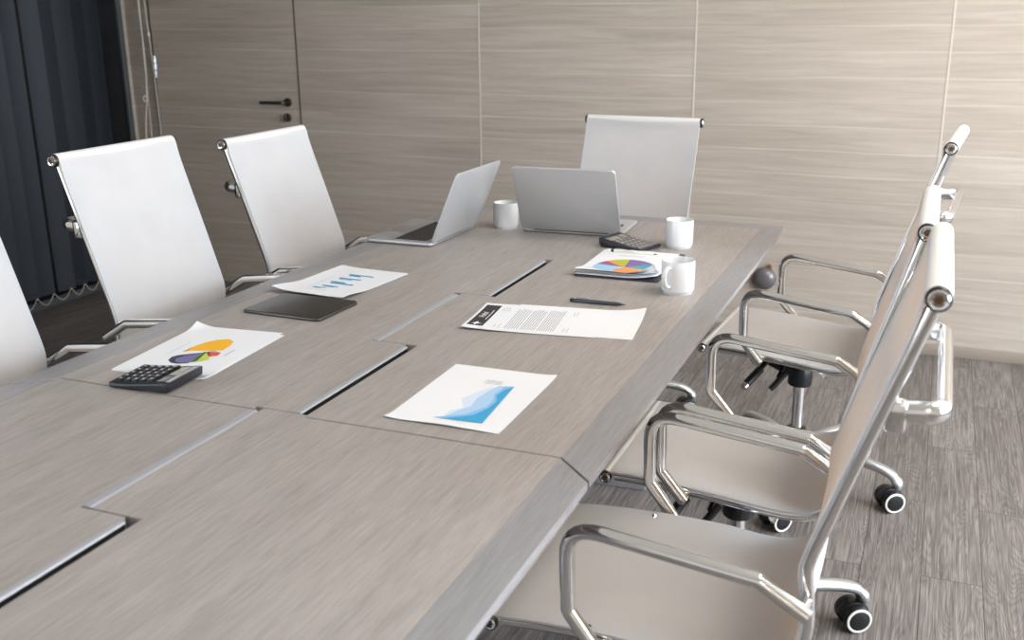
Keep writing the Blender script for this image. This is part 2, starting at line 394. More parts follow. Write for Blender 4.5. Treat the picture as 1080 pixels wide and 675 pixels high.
# ------------------------------------------------------------------ vertical blind on the left glass
bl = thing('vertical_blind', 'dark navy vertical slat blind hanging before the dark glass', 'blind', (-3.95, 3.0, 0))
m = MB(); m.box(-.025, .025, -2.05, 1.43, 2.62, 2.66, 'window_frame_paint', bev=.004); m.box(-.05, .05, -2.05, 1.43, 2.66, ZC, 'window_frame_paint'); m.build('headrail', parent=bl)
def slat_mesh():
    s = MB(); w_ = .092
    s.grid(8, 1, lambda u, v: ((u-.5)*w_, .006*math.sin(PI*u), .10+v*2.52), 'blind_navy', thick=.0012)
    s.box(-w_/2+.002, w_/2-.002, -.002, .008, .10, .125, 'blind_navy')
    return s
ys = [-2.0+.104*k for k in range(26)]+[.71, .80, .90, .985, 1.085]
slat0 = None
for k, y in enumerate(ys):
    if slat0 is None: o = slat0 = slat_mesh().build('slat', parent=bl)
    else: o = slat0.copy(); C.objects.link(o); o.parent = bl
    a = 74+random.uniform(-12, 12)
    if y > .75: a = 42-60*(y-.75)+random.uniform(-14, 14)
    o.location = (random.uniform(-.012, .012), y, 0); o.rotation_euler = (0, 0, R(a))
ch = MB()
for y0, y1 in zip(ys, ys[1:]):
    for sx in (-1,):
        pts = [(sx*-.035, y0+(y1-y0)*k/6, .112-.045*math.sin(PI*k/6)) for k in range(7)]
        ch.tube(pts, .0022, 'cord_pale', seg=6, up=(1, 0, 0))
ch.build('bottom_chain', parent=bl)
cd = MB()
cd.tube(crom([(.05, 1.38, 2.6), (.05, 1.385, 1.5), (.05, 1.39, 1.2), (.05, 1.372, .99), (.05, 1.352, .9), (.05, 1.335, .75), (.05, 1.345, .5)]), .0045, 'cord_pale', seg=8, up=(1, 0, 0))
cd.tube(crom([(.05, 1.40, 2.6), (.05, 1.392, 1.5), (.05, 1.385, 1.2), (.05, 1.381, 1.0), (.05, 1.378, .8), (.05, 1.365, .5), (.05, 1.345, .5)]), .0035, 'cord_pale', seg=8, up=(1, 0, 0))
b_ = [(.05, 1.358+.014*math.cos(2*PI*k/16), .985+.014*math.sin(2*PI*k/16)) for k in range(17)]
cd.tube(b_, .0045, 'cord_pale', seg=8, up=(1, 0, 0), cap=False)
cd.build('pull_cord', parent=bl)
cd = MB()
cd.tube(crom([(.05, 1.425, 2.6), (.05, 1.432, 1.5), (.05, 1.44, 1.3), (.05, 1.45, 1.0), (.05, 1.452, .6), (.05, 1.43, .4)]), .004, 'cord_pale', seg=8, up=(1, 0, 0))
cd.lathe([(0, 0), (.007, .003), (.008, .012), (.005, .022), (0, .024)], 'rubber_white', 12, M=Matrix.Translation((.05, 1.438, 1.30)))
cd.build('control_cord', parent=bl)

# ------------------------------------------------------------------ conference table
TZ = .74; TH = .027
XA, XB = -1.577, -.425          # outer long edges
YN, YS, YF = -.56, 1.373, 3.302 # near end, module seam, far end
BW = .067
SX0, SX1, SY1 = -1.068, -.959, 2.609
tb = thing('conference_table', 'long grey-brown wood veneer conference table with cable flaps down the middle', 'table')
g_ = .0021
far = MB()
far.box(XA+BW, SX0, YS+g_, YF-BW, TZ-TH, TZ, bev=.0008, seg=1); far.box(SX1, XB-BW, YS+g_, YF-BW, TZ-TH, TZ, bev=.0008, seg=1)
far.box(SX0-.0008, SX1+.0008, SY1, YF-BW, TZ-TH, TZ, bev=.0003, seg=1)
far.build('tabletop', 'table_veneer', tb, smooth=0)
near = MB()
near.box(XA+BW, SX0, YN+BW, YS-g_, TZ-TH, TZ, bev=.0008, seg=1); near.box(SX1, XB-BW, YN+BW, YS-g_, TZ-TH, TZ, bev=.0008, seg=1)
near.build('tabletop', 'table_veneer', tb, smooth=0)
def border(poly, mat): MB().prism(poly, TZ-.013, TZ, mat, bev=.0012, seg=2).build('edge_border', parent=tb, smooth=0)
e = .0006
# mitred long borders of both modules and the cross borders at the ends
border([(XB, YS-BW+.002+g_), (XB, YF), (XB-BW+e, YF-BW), (XB-BW+e, YS+g_)], 'table_border')
border([(XB-BW+e, YS-g_), (XB-BW+e, YN+BW), (XB, YN), (XB, YS-BW-g_)], 'table_border')
border([(XA, YF), (XA, YS-BW+.002+g_), (XA+BW-e, YS+g_), (XA+BW-e, YF-BW)], 'table_border')
border([(XA, YN), (XA+BW-e, YN+BW), (XA+BW-e, YS-g_), (XA, YS-BW-g_)], 'table_border')
border([(XB-e, YF), (XA+e, YF), (XA+BW, YF-BW+e), (XB-BW, YF-BW+e)], 'table_border_cross')
border([(XA+e, YN), (XB-e, YN), (XB-BW, YN+BW-e), (XA+BW, YN+BW-e)], 'table_border_cross')
MB().box(XA+BW+.001, SX0-.001, YS-.006, YS+.006, TZ-.02, TZ-.0018).build('seam_joint', 'seam_dark', tb, smooth=0)
MB().box(SX1+.001, XB-BW-.001, YS-.006, YS+.006, TZ-.02, TZ-.0018).build('seam_joint', 'seam_dark', tb, smooth=0)
# cable trough below the flaps
tr = MB(); tr.box(SX0-.02, SX1+.02, YN+.1, SY1+.02, TZ-.13, TZ-.122); tr.box(SX0-.02, SX0-.012, YN+.1, SY1+.02, TZ-.122, TZ-TH); tr.box(SX1+.012, SX1+.02, YN+.1, SY1+.02, TZ-.122, TZ-TH)
tr.box(SX0-.02, SX1+.02, SY1+.012, SY1+.02, TZ-.122, TZ-TH)
tr.build('cable_trough', 'slot_black', tb, smooth=0)
FL = .4055
for k in range(7):
    y1 = SY1-.0005-k*(FL+.0035); y0 = y1-FL
    if y0 < YN+BW: break
    right = k % 2 == 0
    fl = MB()
    if right: fl.box(SX0+.0015, -.985, y0, y1, TZ-.02, TZ, bev=.0008, seg=1)
    else: fl.box(-1.049, SX1-.0015, y0, y1, TZ-.02, TZ, bev=.0008, seg=1)
    fl = fl.build('cable_flap', 'table_veneer', tb, smooth=0)
    lp = MB(); XZ = Matrix(((1, 0, 0, 0), (0, 0, 1, 0), (0, 1, 0, TZ), (0, 0, 0, 1)))
    x0 = -.985 if right else SX0+.0006; wd = .0105 if right else .0155
    cap = [(x0, -.003), (x0+wd, -.003), (x0+wd-.0004, -.0016), (x0+wd-.002, -.0003), (x0+wd*.6, .0004), (x0, .0002)]
    lp.prism(cap, y0+.001, y1-.012, 'flap_lip', M=XZ); lp.prism([(x0, -.026), (x0+wd-.001, -.026), (x0+wd-.001, -.003), (x0, -.003)], y0+.001, y1-.012, 'slot_black', M=XZ)  # black block under the lip paints the shade of the open slot
    xe = SX0+.0003 if right else SX1-.0013
    lp.box(xe, xe+.0011, y0+.001, y1-.001, TZ-.012, TZ-.0001, 'flap_lip')
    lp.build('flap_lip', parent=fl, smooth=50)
# panel legs under both modules and a modesty beam
for y in (YN+.35, YS, YF-.5):
    MB().box(-1.30, -.72, y-.03, y+.03, 0, TZ-TH-.001, 'table_border', bev=.003).build('panel_leg', parent=tb, smooth=0)
MB().box(-1.03, -.99, YN+.35, YF-.5, .25, .55, 'table_border', bev=.002).build('beam', parent=tb, smooth=0)

# ------------------------------------------------------------------ chairs (local: +x is the seat's front, y across, z up)
RY = .208
BASE_PROFILE = [(-.36, 1.045), (-.347, 1.006), (-.316, .914), (-.282, .813), (-.250, .715), (-.231, .655), (-.227, .625), (-.232, .575), (-.232, .530), (-.216, .478), (-.180, .447), (-.12, .438), (-.03, .446), (.08, .456), (.17, .462), (.245, .463)]
ISPLIT = 4*9
def make_profile(tu, tz, fu, fz=0):
    out = []
    for u, z in BASE_PROFILE:
        if z > .6: k = (z-.6)/.445; u += (tu+.36)*k; z += (tz-1.045)*k
        if u > .0: z += fz*u/.245; u *= fu/.245
        out.append((u, z))
    return out
def sling(CURVE, i0, i1, sag):
    pts = CURVE[i0:i1+1]; n = len(pts)-1; hw = RY+.009
    def nrm(i):
        k = min(max(i+i0, 1), len(CURVE)-2); t = (CURVE[k+1]-CURVE[k-1]).normalized(); return Vector((-t.y, t.x))  # faces up / forward
    def fn(u, v):
        i = round(u*n); p = pts[i]; nn = nrm(i); s = 1-(2*v-1)**2
        k = i+i0; fall = min(1, k/6, (len(CURVE)-1-k)/6); off = .0118+.0055*math.exp(-(k/3.5)**2)
        return (p.x-nn.x*sag*s*fall+nn.x*off, (v*2-1)*hw, p.y-nn.y*sag*s*fall+nn.y*off)
    b = MB(); b.grid(n, 12, fn, 'white_mesh', thick=.004); return b
def ringcap(r):
    b = MB(); b.lathe([(0, -.012), (r*.96, -.012), (r, -.006), (r, .003), (r*.90, .0065), (r*.84, .006), (r*.80, .004)], 'black_plastic', 24)
    b.lathe([(r*.82, .003), (r*.82, .0062), (r*.70, .0078), (r*.54, .0072), (r*.48, .003), (0, .003)], 'chrome', 24)
    b.lathe([(0, .0031), (r*.44, .0031), (r*.40, .0052), (r*.22, .0056), (r*.16, .0036), (0, .0036)], 'screw', 6); return b
def make_chair(tu=-.36, tz=1.045, fu=.245, fz=0, da=0):
    PROFILE = make_profile(tu, tz, fu, fz); CURVE = crom([(a, b, 0) for a, b in PROFILE], 4)
    def rail_pts(y): return [(p.x, y, p.y) for p in CURVE]
    t = thing('office_chair', 'x', 'chair')
    # slings; the split sits in the bend between seat and back
    sling(CURVE, 0, ISPLIT, .010).build('backrest', parent=t, smooth=60)
    sling(CURVE, ISPLIT, len(CURVE)-1, .010).build('seat', parent=t, smooth=60)
    for name, (u, z), r in (('head_roll', PROFILE[0], .0172), ('front_roll', PROFILE[-1], .0135)):
        hr = MB().tube([(u, -RY-.008, z), (u, -RY*.5, z), (u, 0, z), (u, RY*.5, z), (u, RY+.008, z)], r, 'roll_white', seg=22, up=(0, 0, 1)).build(name, parent=t, smooth=60)
        for sgn in (-1, 1):
            ringcap(r*.97).build('end_cap', parent=hr, loc=(u, sgn*(RY+.011), z), rot=(R(-90*sgn), 0, 0))
    for sgn in (-1, 1):
        MB().tube(rail_pts(sgn*RY)[1:-1], .0105, 'chrome', seg=14, rx=.0075).build('side_rail', parent=t, smooth=60)
        ya = sgn*.243
        ap = fillet([(.072, ya, .449+fz*.3), (.122, ya, .508+da), (.125, ya, .654+da), (-.165, ya, .621+da), (-.236, ya, .578+da)], [.02, .048, .03], 7)
        pass
        a = MB().tube(ap, .0125, 'chrome', seg=14)
        a.tube([(.076, sgn*(RY+.002), .447+fz*.4), (.076, ya, .447+fz*.4)], .007, 'chrome', up=(0, 0, 1)); a.tube([(-.230, sgn*(RY+.004), .583+da), (-.230, ya, .583+da)], .009, 'chrome', up=(0, 0, 1))
        a.build('armrest', parent=t, smooth=50)
    # U-shaped spreader behind the back and two under the seat
    sp = MB(); zb = .885
    ub = min((abs(p.y-zb), p.x) for p in CURVE[:20])[1]
    pts = fillet([(ub-.016, -RY+.012, zb), (ub-.075, -RY+.012, zb+.004), (ub-.075, RY-.012, zb+.004), (ub-.016, RY-.012, zb)], .03, 6)
    sp.tube(pts, .011, 'chrome', seg=18, up=(0, 0, 1), rx=.016)
    for sgn in (-1, 1): sp.box(ub-.030, ub-.002, sgn*(RY-.010)-.012, sgn*(RY-.010)+.010, zb-.028, zb+.018, 'chrome', bev=.005)
    sp.build('back_spreader', parent=t, smooth=50)
    for u, z in ((.10, .443), (-.10, .424)):
        MB().tube(fillet([(u, -RY, z+.008), (u, -RY+.03, z-.012), (u, RY-.03, z-.012), (u, RY, z+.008)], .02), .007, 'chrome', rx=.012, up=(0, 0, 1)).build('seat_spreader', parent=t, smooth=50)
    # tilt mechanism
    tm = MB(); tm.box(-.12, .15, -.075, .075, .412, .424, 'black_plastic', bev=.004)
    tm.tube([(-.012, 0, .350), (.03, 0, .362), (.09, 0, .386), (.13, 0, .404)], .022, 'black_plastic', rx=.034, up=(0, 1, 0))
    tm.box(.03, .13, -.05, .05, .385, .415, 'black_plastic', bev=.008)
    tm.lathe([(0, .315), (.033, .315), (.036, .32), (.036, .366), (.032, .374), (.012, .375), (.012, .384), (0, .385)], 'black_plastic', 24)
    tm = tm.build('tilt_mechanism', parent=t, smooth=40)
    lv = MB(); lv.tube([(.09, .03, .392), (.115, .09, .358)], .008, 'black_plastic', up=(0, 0, 1)); lv.tube([(.105, .07, .37), (.135, .125, .333)], .0125, 'black_plastic', up=(0, 0, 1)); lv.tube([(.134, .124, .334), (.139, .133, .328)], .0132, 'chrome', up=(0, 0, 1))
    lv.build('lever', parent=tm, smooth=40)
    kn = MB(); kn.tube([(.04, .03, .388), (.045, .10, .365)], .006, 'black_plastic', up=(0, 0, 1)); kn.tube([(.025, .095, .378), (.062, .118, .328)], .009, 'black_plastic', up=(0, 0, 1))
    kn.build('tension_knob', parent=tm, smooth=40)
    gc = MB(); gc.lathe([(0, .16), (.0175, .16), (.0175, .316), (0, .316)], 'chrome', 20); gc.lathe([(0, .06), (.026, .06), (.026, .165), (.029, .168), (.029, .176), (.018, .18), (0, .18)], 'black_plastic', 20)
    gc.build('gas_column', parent=t, smooth=40)
    MB().lathe([(0, .075), (.036, .075), (.042, .085), (.042, .115), (.036, .135), (.030, .142), (0, .142)], 'aluminium', 28).build('base_hub', parent=t, smooth=40)
    RB = .313
    leg0 = cas0 = None
    for k in range(5):
        a = 2*PI*k/5
        if leg0 is None:
            lg = MB(); lp = crom([(.03, 0, .112), (.12, 0, .122), (.22, 0, .118), (.29, 0, .104), (RB+.004, 0, .080), (RB+.006, 0, .066)], 5)
            lg.tube(lp, .0125, 'aluminium', seg=14, rx=.017, radii=[1.35-.45*i/(len(lp)-1)+(.25 if i > len(lp)-8 else 0) for i in range(len(lp))])
            leg0 = lo = lg.build('leg', parent=t, smooth=60)
            ca = MB(); ca.tube([(0, 0, .05), (0, 0, .075)], .006, 'chrome', up=(1, 0, 0))
            # hood: half disc over the wheels
            hp = [(.036*math.cos(R(q)), .036*math.sin(R(q))) for q in range(-15, 176, 10)]+[(-.022, -.004), (.02, -.012)]
            ca.prism(hp, -.012, .012, 'black_plastic', bev=.003, M=Matrix.Translation((-.022, 0, .032)) @ Matrix.Rotation(R(90), 4, 'X'))
            cas0 = co = ca.build('caster', parent=t, smooth=40)
            wm = MB(); wm.lathe([(0, -.011), (.028, -.011), (.0325, -.008), (.0325, .007), (.0312, .010)], 'black_plastic', 28)
            wm.lathe([(.0313, .0098), (.0300, .0118), (.0255, .0122), (.0245, .0105)], 'rubber_white', 28)
            wm.lathe([(.0247, .0105), (.0225, .0118), (.008, .0122), (0, .0122)], 'black_plastic', 28)
            w0 = wm.build('wheel', parent=co, smooth=40, loc=(-.022, -.024, .0325), rot=(R(90), 0, 0))
            w1 = w0.copy(); C.objects.link(w1); w1.parent = co; w1.location = (-.022, .024, .0325); w1.rotation_euler = (R(-90), 0, 0)
        else:
            lo = leg0.copy(); C.objects.link(lo); lo.parent = t
            co = copy_tree(cas0, t)
        lo.rotation_euler = (0, 0, a); lo['i'] = k
        co.location = ((RB+.006)*math.cos(a), (RB+.006)*math.sin(a), 0); co.rotation_euler = (0, 0, a+.6*k+.4); co['i'] = k
    return t
def place_chair(o, x, y, rz, label, group, base=0, casters=None, top=1.0):
    o.location = (x, y, 0); o.rotation_euler = (0, 0, R(rz)); o['label'] = label; o['group'] = group
    for c in o.children:
        n = c.name.split('.')[0]
        if n in ('leg', 'caster'):
            a = 2*PI*c['i']/5+R(base)
            if n == 'leg': c.rotation_euler = (0, 0, a)
            else:
                c.location = (.319*math.cos(a), .319*math.sin(a), 0)
                c.rotation_euler = (0, 0, R(48-rz+9*((c['i']*3) % 5-2)))
GR = 'white mesh chairs along the right side of the table'; GLF = 'white mesh chairs along the left side of the table'
chairs = [   # x, y, turn, base turn (world), top of the back, front of the seat, label
    (-.340, 1.568, 180, 90, (-.360, 1.050, .265, -.027), 'white mesh chair on the right side, nearest the viewer, beside the blue chart', GR),
    (-.333, 2.112, 180, 30, (-.331, 1.026, .245), 'white mesh chair on the right side, the middle of the three', GR),
    (-.316, 3.020, 176, -16, (-.362, 1.066, .245), 'white mesh chair on the right side, farthest from the viewer, by the mugs', GR),
    (-1.690, 1.485, 0, 54, (-.360, 1.045, .245, 0, .03), 'white mesh chair on the left side, nearest the viewer, cut off by the picture edge', GLF),
    (-1.690, 2.160, 0, 54, (-.360, 1.056, .245, 0, .035), 'white mesh chair on the left side, behind the pie chart report', GLF),
    (-1.670, 2.800, 0, 54, (-.360, 1.022, .245, 0, .025), 'white mesh chair on the left side, beside the open laptop and nearest the door', GLF),
    (-1.035, 3.345, -94, 15, (-.360, 1.015, .245), 'white mesh chair at the far head of the table against the panelled wall', 'white mesh chair at the head of the table'),
]
for x, y, rz, base, prm, lab, gr in chairs: place_chair(make_chair(*prm), x, y, rz, lab, gr, base-rz)
for o in bpy.data.objects:
    if 'i' in o.keys(): del o['i']
del chairs

# ------------------------------------------------------------------ laptops
def laptop(x, y, rz, tilt, label):
    """local: hinge line on x, keyboard towards +y, lid leans to -y"""
    t = thing('laptop', label, 'laptop', (x, y, TZ), R(rz), 'silver laptops on the table')
    W, D, H = .322, .224, .013
    b = MB(); b.prism(rrect(W, D, .016, 6, 0, D/2), .002, H, 'laptop_silver', bev=.004, seg=3)
    b.prism(rrect(.30, .20, .01, 3, 0, D/2), 0, .003, 'black_plastic')
    b = b.build('base', parent=t, smooth=40)
    k = MB(); k.prism(rrect(.274, .108, .004, 3, 0, .08), H-.001, H+.0002, 'keyboard_black')
    for r in range(6):
        n = 14; kw = .270/n
        for c in range(n):
            if r == 5 and 4 <= c <= 8:
                if c == 4: k.box(-.135+kw*4+.001, -.135+kw*9-.001, .0285+(5-r)*.0178, .0285+(6-r)*.0178-.002, H, H+.0012, 'dark_key', bev=.0004, seg=1)
                continue
            k.box(-.135+kw*c+.001, -.135+kw*(c+1)-.001, .132-(r+1)*.0178+.002, .132-r*.0178, H, H+.0012, 'dark_key')
    k.build('keyboard', parent=b, smooth=0)
    MB().prism(rrect(.105, .072, .004, 3, 0, .180), H-.001, H+.0003, 'aluminium').build('trackpad', parent=b, smooth=0)
    MB().tube([(-.12, .003, H), (.12, .003, H)], .006, 'black_plastic', up=(0, 0, 1)).build('hinge', parent=b, smooth=40)
    l = MB(); l.prism(rrect(W, .226, .014, 6, 0, .113), -.004, .003, 'laptop_silver', bev=.0028, seg=3)
    l = l.build('lid', parent=t, smooth=40, loc=(0, -.002, H-.001), rot=(R(90+tilt), 0, 0))
    s = MB(); s.prism(rrect(W-.01, .214, .01, 4, 0, .113), -.0048, -.0036, 'keyboard_black'); s.prism(rrect(.29, .182, .001, 1, 0, .122), -.0052, -.0046, 'tablet_glass')
    s.build('screen', parent=l, smooth=0)
    return t
laptop(-1.026, 2.948, 2.5, 24, 'open silver laptop showing the back of its lid, before the far head chair')
laptop(-1.352, 2.795, 90, 23, 'open silver laptop seen from the side with its dark keyboard showing, by the left chairs')

# ------------------------------------------------------------------ mugs
def mug(x, y, a, label):
    t = thing('mug', label, 'mug', (x, y, TZ), R(a), 'white mugs on the table')
    r, h = .0405, .0815
    b = MB(); b.lathe([(0, .003), (r*.8, .003), (r*.84, 0), (r*.9, 0), (r*.93, .006), (r*.985, .008), (r, .013), (r, h-.002), (r-.001, h), (r-.0025, h), (r-.0036, h-.002), (r-.004, .012), (r*.75, .008), (0, .008)], 'porcelain', 40)
    b.build('cup', parent=t, smooth=40)
    hp = crom([(r-.002, 0, h-.014), (r+.010, 0, h-.013), (r+.020, 0, h-.021), (r+.023, 0, h-.036), (r+.019, 0, h-.050), (r+.009, 0, h-.059), (r-.002, 0, h-.060)], 5)
    MB().tube(hp, .0042, 'porcelain', seg=12, rx=.0065).build('handle', parent=t, smooth=60)
    return t
mug(-.556, 2.395, 252, 'white mug with its handle facing the viewer, nearest the table edge')
mug(-.672, 2.890, 103, 'white mug behind the right calculator, between laptop and table edge')
mug(-1.259, 2.985, 113, 'white mug standing between the two laptops')

# ------------------------------------------------------------------ calculators (local: x long way, display at -x, keys towards +x)
def calculator(x, y, rz, keymat, label, z=TZ):
    t = thing('calculator', label, 'calculator', (x, y, z), R(rz), 'calculators on the table')
    Lc, Wc = (.132, .106) if keymat == 'dark_key' else (.146, .106)
    wd_ = .012 if keymat == 'dark_key' else .017
    top = lambda u: .011+wd_*max(0, (.5-u-.18)/.82)**1.25        # height, u = x/L from -.5 to .5
    prof = [(-.5, .008 if wd_ > .015 else .006), (-.515, top(-.5)-.001)]+[(-.5+k/12, top(-.5+k/12)) for k in range(1, 13)]+[(.505, .009), (.5, .003), (.46, .001), (-.44, .001)]
    poly = [(a*Lc, b) for a, b in prof]
    b = MB(); b.prism(poly, -Wc/2, Wc/2, 'charcoal_plastic', bev=.003, seg=2, M=Matrix(((1, 0, 0, 0), (0, 0, -1, 0), (0, 1, 0, 0), (0, 0, 0, 1))))
    b.build('body', parent=t, smooth=50)
    def slab(u0, u1, v0, v1, h, m, name):
        z0, z1 = top(u0), top(u1); k = MB()
        k.box(0, 1, v0*Wc, v1*Wc, 0, 1, bev=0)
        for v in k.bm.verts:
            uu = u0+(u1-u0)*v.co.x; v.co = Vector((uu*Lc, v.co.y, z0+(z1-z0)*v.co.x+(h if v.co.z > .5 else -.002)))
        bmesh.ops.bevel(k.bm, geom=k.bm.edges[:], offset=.0006, segments=1, affect='EDGES')
        k.mi(m); return k.build(name, parent=t, smooth=0)
    slab(-.49, -.40, -.42, .42, .0006, 'aluminium' if keymat == 'dark_key' else 'charcoal_plastic', 'brand_strip')
    slab(-.385, -.235, -.40, .06, .0008, 'lcd', 'display'); slab(-.385, -.235, .12, .40, .0008, 'lcd' if keymat != 'dark_key' else 'tablet_glass', 'solar_cell')
    for r in range(5):
        for c in range(5):
            u = -.175+r*.13; v = -.415+c*.168
            o = slab(u, u+.10, v, v+.138, .0042, keymat, 'key')
            uu = u+.05; mk = MB()
            mk.box((uu-.012)*Lc, (uu+.012)*Lc, (v+.045)*Wc, (v+.09)*Wc, top(uu)+.0042, top(uu)+.0046, 'key_print'); mk.build('key_mark', parent=o, smooth=0)
    return t
calculator(-1.318, 1.421, 184, 'dark_key', 'black calculator at the corner of the yellow pie chart report')
calculator(-.805, 2.838, -19, 'grey_key', 'dark grey calculator with raised display, behind the clipboard')

# ------------------------------------------------------------------ tablet
t = thing('tablet', 'black glass tablet lying under the edge of the bar chart sheet', 'tablet', (-1.347, 1.948, TZ), R(-2))
MB().prism(rrect(.214, .166, .012, 6), 0, .0072, 'handle_metal', bev=.0022, seg=3).build('back_shell', parent=t, smooth=40)
MB().prism(rrect(.210, .162, .010, 6), .0070, .0078, 'tablet_glass', bev=.0003, seg=1).build('screen', parent=t, smooth=0)

# ------------------------------------------------------------------ paper
def sheet(name, label, x, y, rz, z=TZ, bend=None, w=.21, h=.297, group='printed sheets on the table', cat='paper'):
    bend = bend or (lambda a, b: 0)
    o = MB()
    o.grid(20, 28, lambda u, v: ((u-.5)*w, (v-.5)*h, .0008+bend((u-.5)*w, (v-.5)*h)), 'paper', thick=.0005)
    o = o.build(name, smooth=60, loc=(x, y, z), rot=(0, 0, R(rz)))
    tag(o, label, cat, group); o_fn = lambda a, b, l=.0004: (a, b, .0008+bend(a, b)+l)
    return o, o_fn
def lift(cx, cy, dx, dy, amt, k=2.0):
    """a corner or edge that rises: amount times the distance beyond the line through (cx, cy) with outward normal (dx, dy)"""
    n = math.hypot(dx, dy)
    return lambda a, b: amt*max(0, ((a-cx)*dx+(b-cy)*dy)/n)**k
def add(*fs): return lambda a, b: sum(f(a, b) for f in fs)
def line_rows(mb, fn, s0, s1, t0, t1, n, m, thick=.0011, along='t', ragged=.12):
    for i in range(n):
        s = s0+(s1-s0)*(i/(max(1, n-1)))
        e_ = t1-(t1-t0)*random.uniform(0, ragged)
        q = [(s, t0), (s+thick, t0), (s+thick, e_), (s, e_)] if along == 't' else [(t0, s), (e_, s), (e_, s+thick), (t0, s+thick)]
        mb.flat(q, fn, m, cuts=4)

# sheet with the blue area chart
GS = 'printed sheets on the table'
o, fn = sheet('chart_sheet', 'white sheet with a blue area chart, nearest the viewer', -.725, 1.567, 1, bend=add(lift(-.085, -.13, -1, -1, 5), lift(.09, .13, 1, 1, 5), lambda a, b: .004*math.exp(-((b+.15)/.02)**2)*(1-min(1, abs(a)/.13))))
p = MB()
p.flat([(-.012, -.121), (.063, -.116), (.050, .066), (.012, .052), (-.004, .020), (-.018, -.02), (.004, -.062), (-.014, -.080)], lambda a, b: fn(a, b, .0003), 'ink_ice', cuts=4)
p.flat([(-.014, -.121), (.063, -.116), (.050, .066), (.022, .060), (.014, .03), (.008, -.012), (.014, -.05), (.0, -.075)], lambda a, b: fn(a, b, .0006), 'ink_paleblue', cuts=4)
p.flat([(-.028, -.121), (.063, -.116), (.050, .066), (.034, .060), (.030, .016), (.040, -.012), (.040, -.045), (.020, -.088)], lambda a, b: fn(a, b, .0009), 'ink_midblue', cuts=4)
p.flat([(-.010, -.121), (.063, -.116), (.050, .064), (.040, .045), (.036, .012), (.048, -.015), (.046, -.050), (.034, -.088)], lambda a, b: fn(a, b, .0012), 'ink_blue', cuts=4)
p.build('printed_area_chart', parent=o, smooth=0)
p = MB()
for q in range(4): p.flat([(-.012+q*.0, .066+q*.0055), (.022, .066+q*.0055), (.022, .0672+q*.0055), (-.012, .0672+q*.0055)], fn, 'ink_text')
p.build('printed_caption', parent=o, smooth=0)

# report with the exploded pie chart: two sheets, the upper one shifted a little
sheet('report_sheet', 'white blank sheet showing under the yellow pie chart sheet', -1.354, 1.597, 4, bend=lift(.09, -.12, 1, -1, 3))
o, fn = sheet('report_sheet', 'white sheet with an exploded yellow and purple pie chart, under the left calculator', -1.360, 1.603, 6, z=TZ+.0013, bend=add(lift(-.09, .11, -1, 1, 8), lift(.085, -.12, 1, -1, 5)))
p = MB()
def blob(pts, n=4):
    P = [Vector((a, b, 0)) for a, b in pts]; P2 = crom(P+[P[0]], n); return [(v.x, v.y) for v in P2[:-1]]
yel = [(-.027, -.012), (-.026, .012), (-.019, .045), (-.004, .068), (.018, .078), (.035, .066), (.043, .04), (.045, .008), (.030, .002), (.014, -.002), (-.008, -.008)]
p.flat([(a-.004, b-.010) for a, b in yel[:5]]+[(.014, .06), (-.01, 0)], lambda a, b: fn(a, b, .0003), 'ink_yellow_side')
p.flat(yel, lambda a, b: fn(a, b, .0006), 'ink_yellow')
p.flat([(-.027, -.042), (-.033, -.055), (-.028, -.075), (-.012, -.088), (.004, -.089), (.022, -.080), (.010, -.05), (.014, -.014)], lambda a, b: fn(a, b, .0003), 'ink_slate')
p.flat([(-.010, -.042), (-.018, -.062), (-.010, -.078), (.004, -.084), (.026, -.074), (.018, -.045), (.014, -.020)], lambda a, b: fn(a, b, .0006), 'ink_purple')
p.flat([(.014, -.012), (.020, -.010), (.032, -.068), (.025, -.075), (.018, -.045)], lambda a, b: fn(a, b, .0007), 'ink_green')
p.flat([(.021, -.012), (.042, -.034), (.050, -.054), (.033, -.070)], lambda a, b: fn(a, b, .0007), 'ink_lime')
p.flat([(.023, -.006), (.050, -.006), (.054, -.026), (.043, -.034)], lambda a, b: fn(a, b, .0007), 'ink_red')
p.flat([(.019, -.012), (.023, -.006), (.043, -.034), (.038, -.034)], lambda a, b: fn(a, b, .0008), 'ink_red_side')
p.flat([(.022, .002), (.026, .001), (.054, -.006), (.046, -.004), (.024, -.003)], lambda a, b: fn(a, b, .0006), 'ink_skyblue')
p.build('printed_pie_chart', parent=o, smooth=0)
p = MB(); line_rows(p, fn, .0665, .0665, -.022, .022, 1, 'ink_dark', .0013); line_rows(p, fn, -.052, -.052, -.052, .05, 1, 'ink_text', .0009)
p.build('printed_text', parent=o, smooth=0)

# sheet with the bar chart, resting on the tablet's far edge
def barbend(a, b):
    near = max(0, min(1, (-.03-b)/.10)); return .0085*near*near*(3-2*near)+1.6*max(0, -a-.06)**2+.6*max(0, (-a-.07)+(-b-.1))**2+.5*max(0, a-.06)**2
o2, fn2 = sheet('report_sheet', 'white blank sheet showing under the bar chart sheet by the tablet', -1.380, 2.186, -5.5, bend=lambda a, b: barbend(a, b))
o, fn = sheet('chart_sheet', 'white sheet with a small blue bar chart, resting on the tablet', -1.378, 2.182, -3.5, z=TZ+.0015, bend=barbend)
p = MB()
for t0, s0, s1 in ((.076, -.030, .045), (.066, -.024, .012), (.036, -.034, .033), (.027, -.028, .010), (-.004, -.032, .012), (-.014, -.026, .043), (-.044, -.030, .018), (-.052, -.022, .010), (-.074, -.036, .002), (-.083, -.028, -.008)):
    p.flat([(s0, t0-.0042), (s1, t0-.0042), (s1, t0+.0042), (s0, t0+.0042)], lambda a, b: fn(a, b, .0006), 'ink_bar' if t0*1000 % 2 < 1 else 'ink_midblue')
p.build('printed_bar_chart', parent=o, smooth=0)
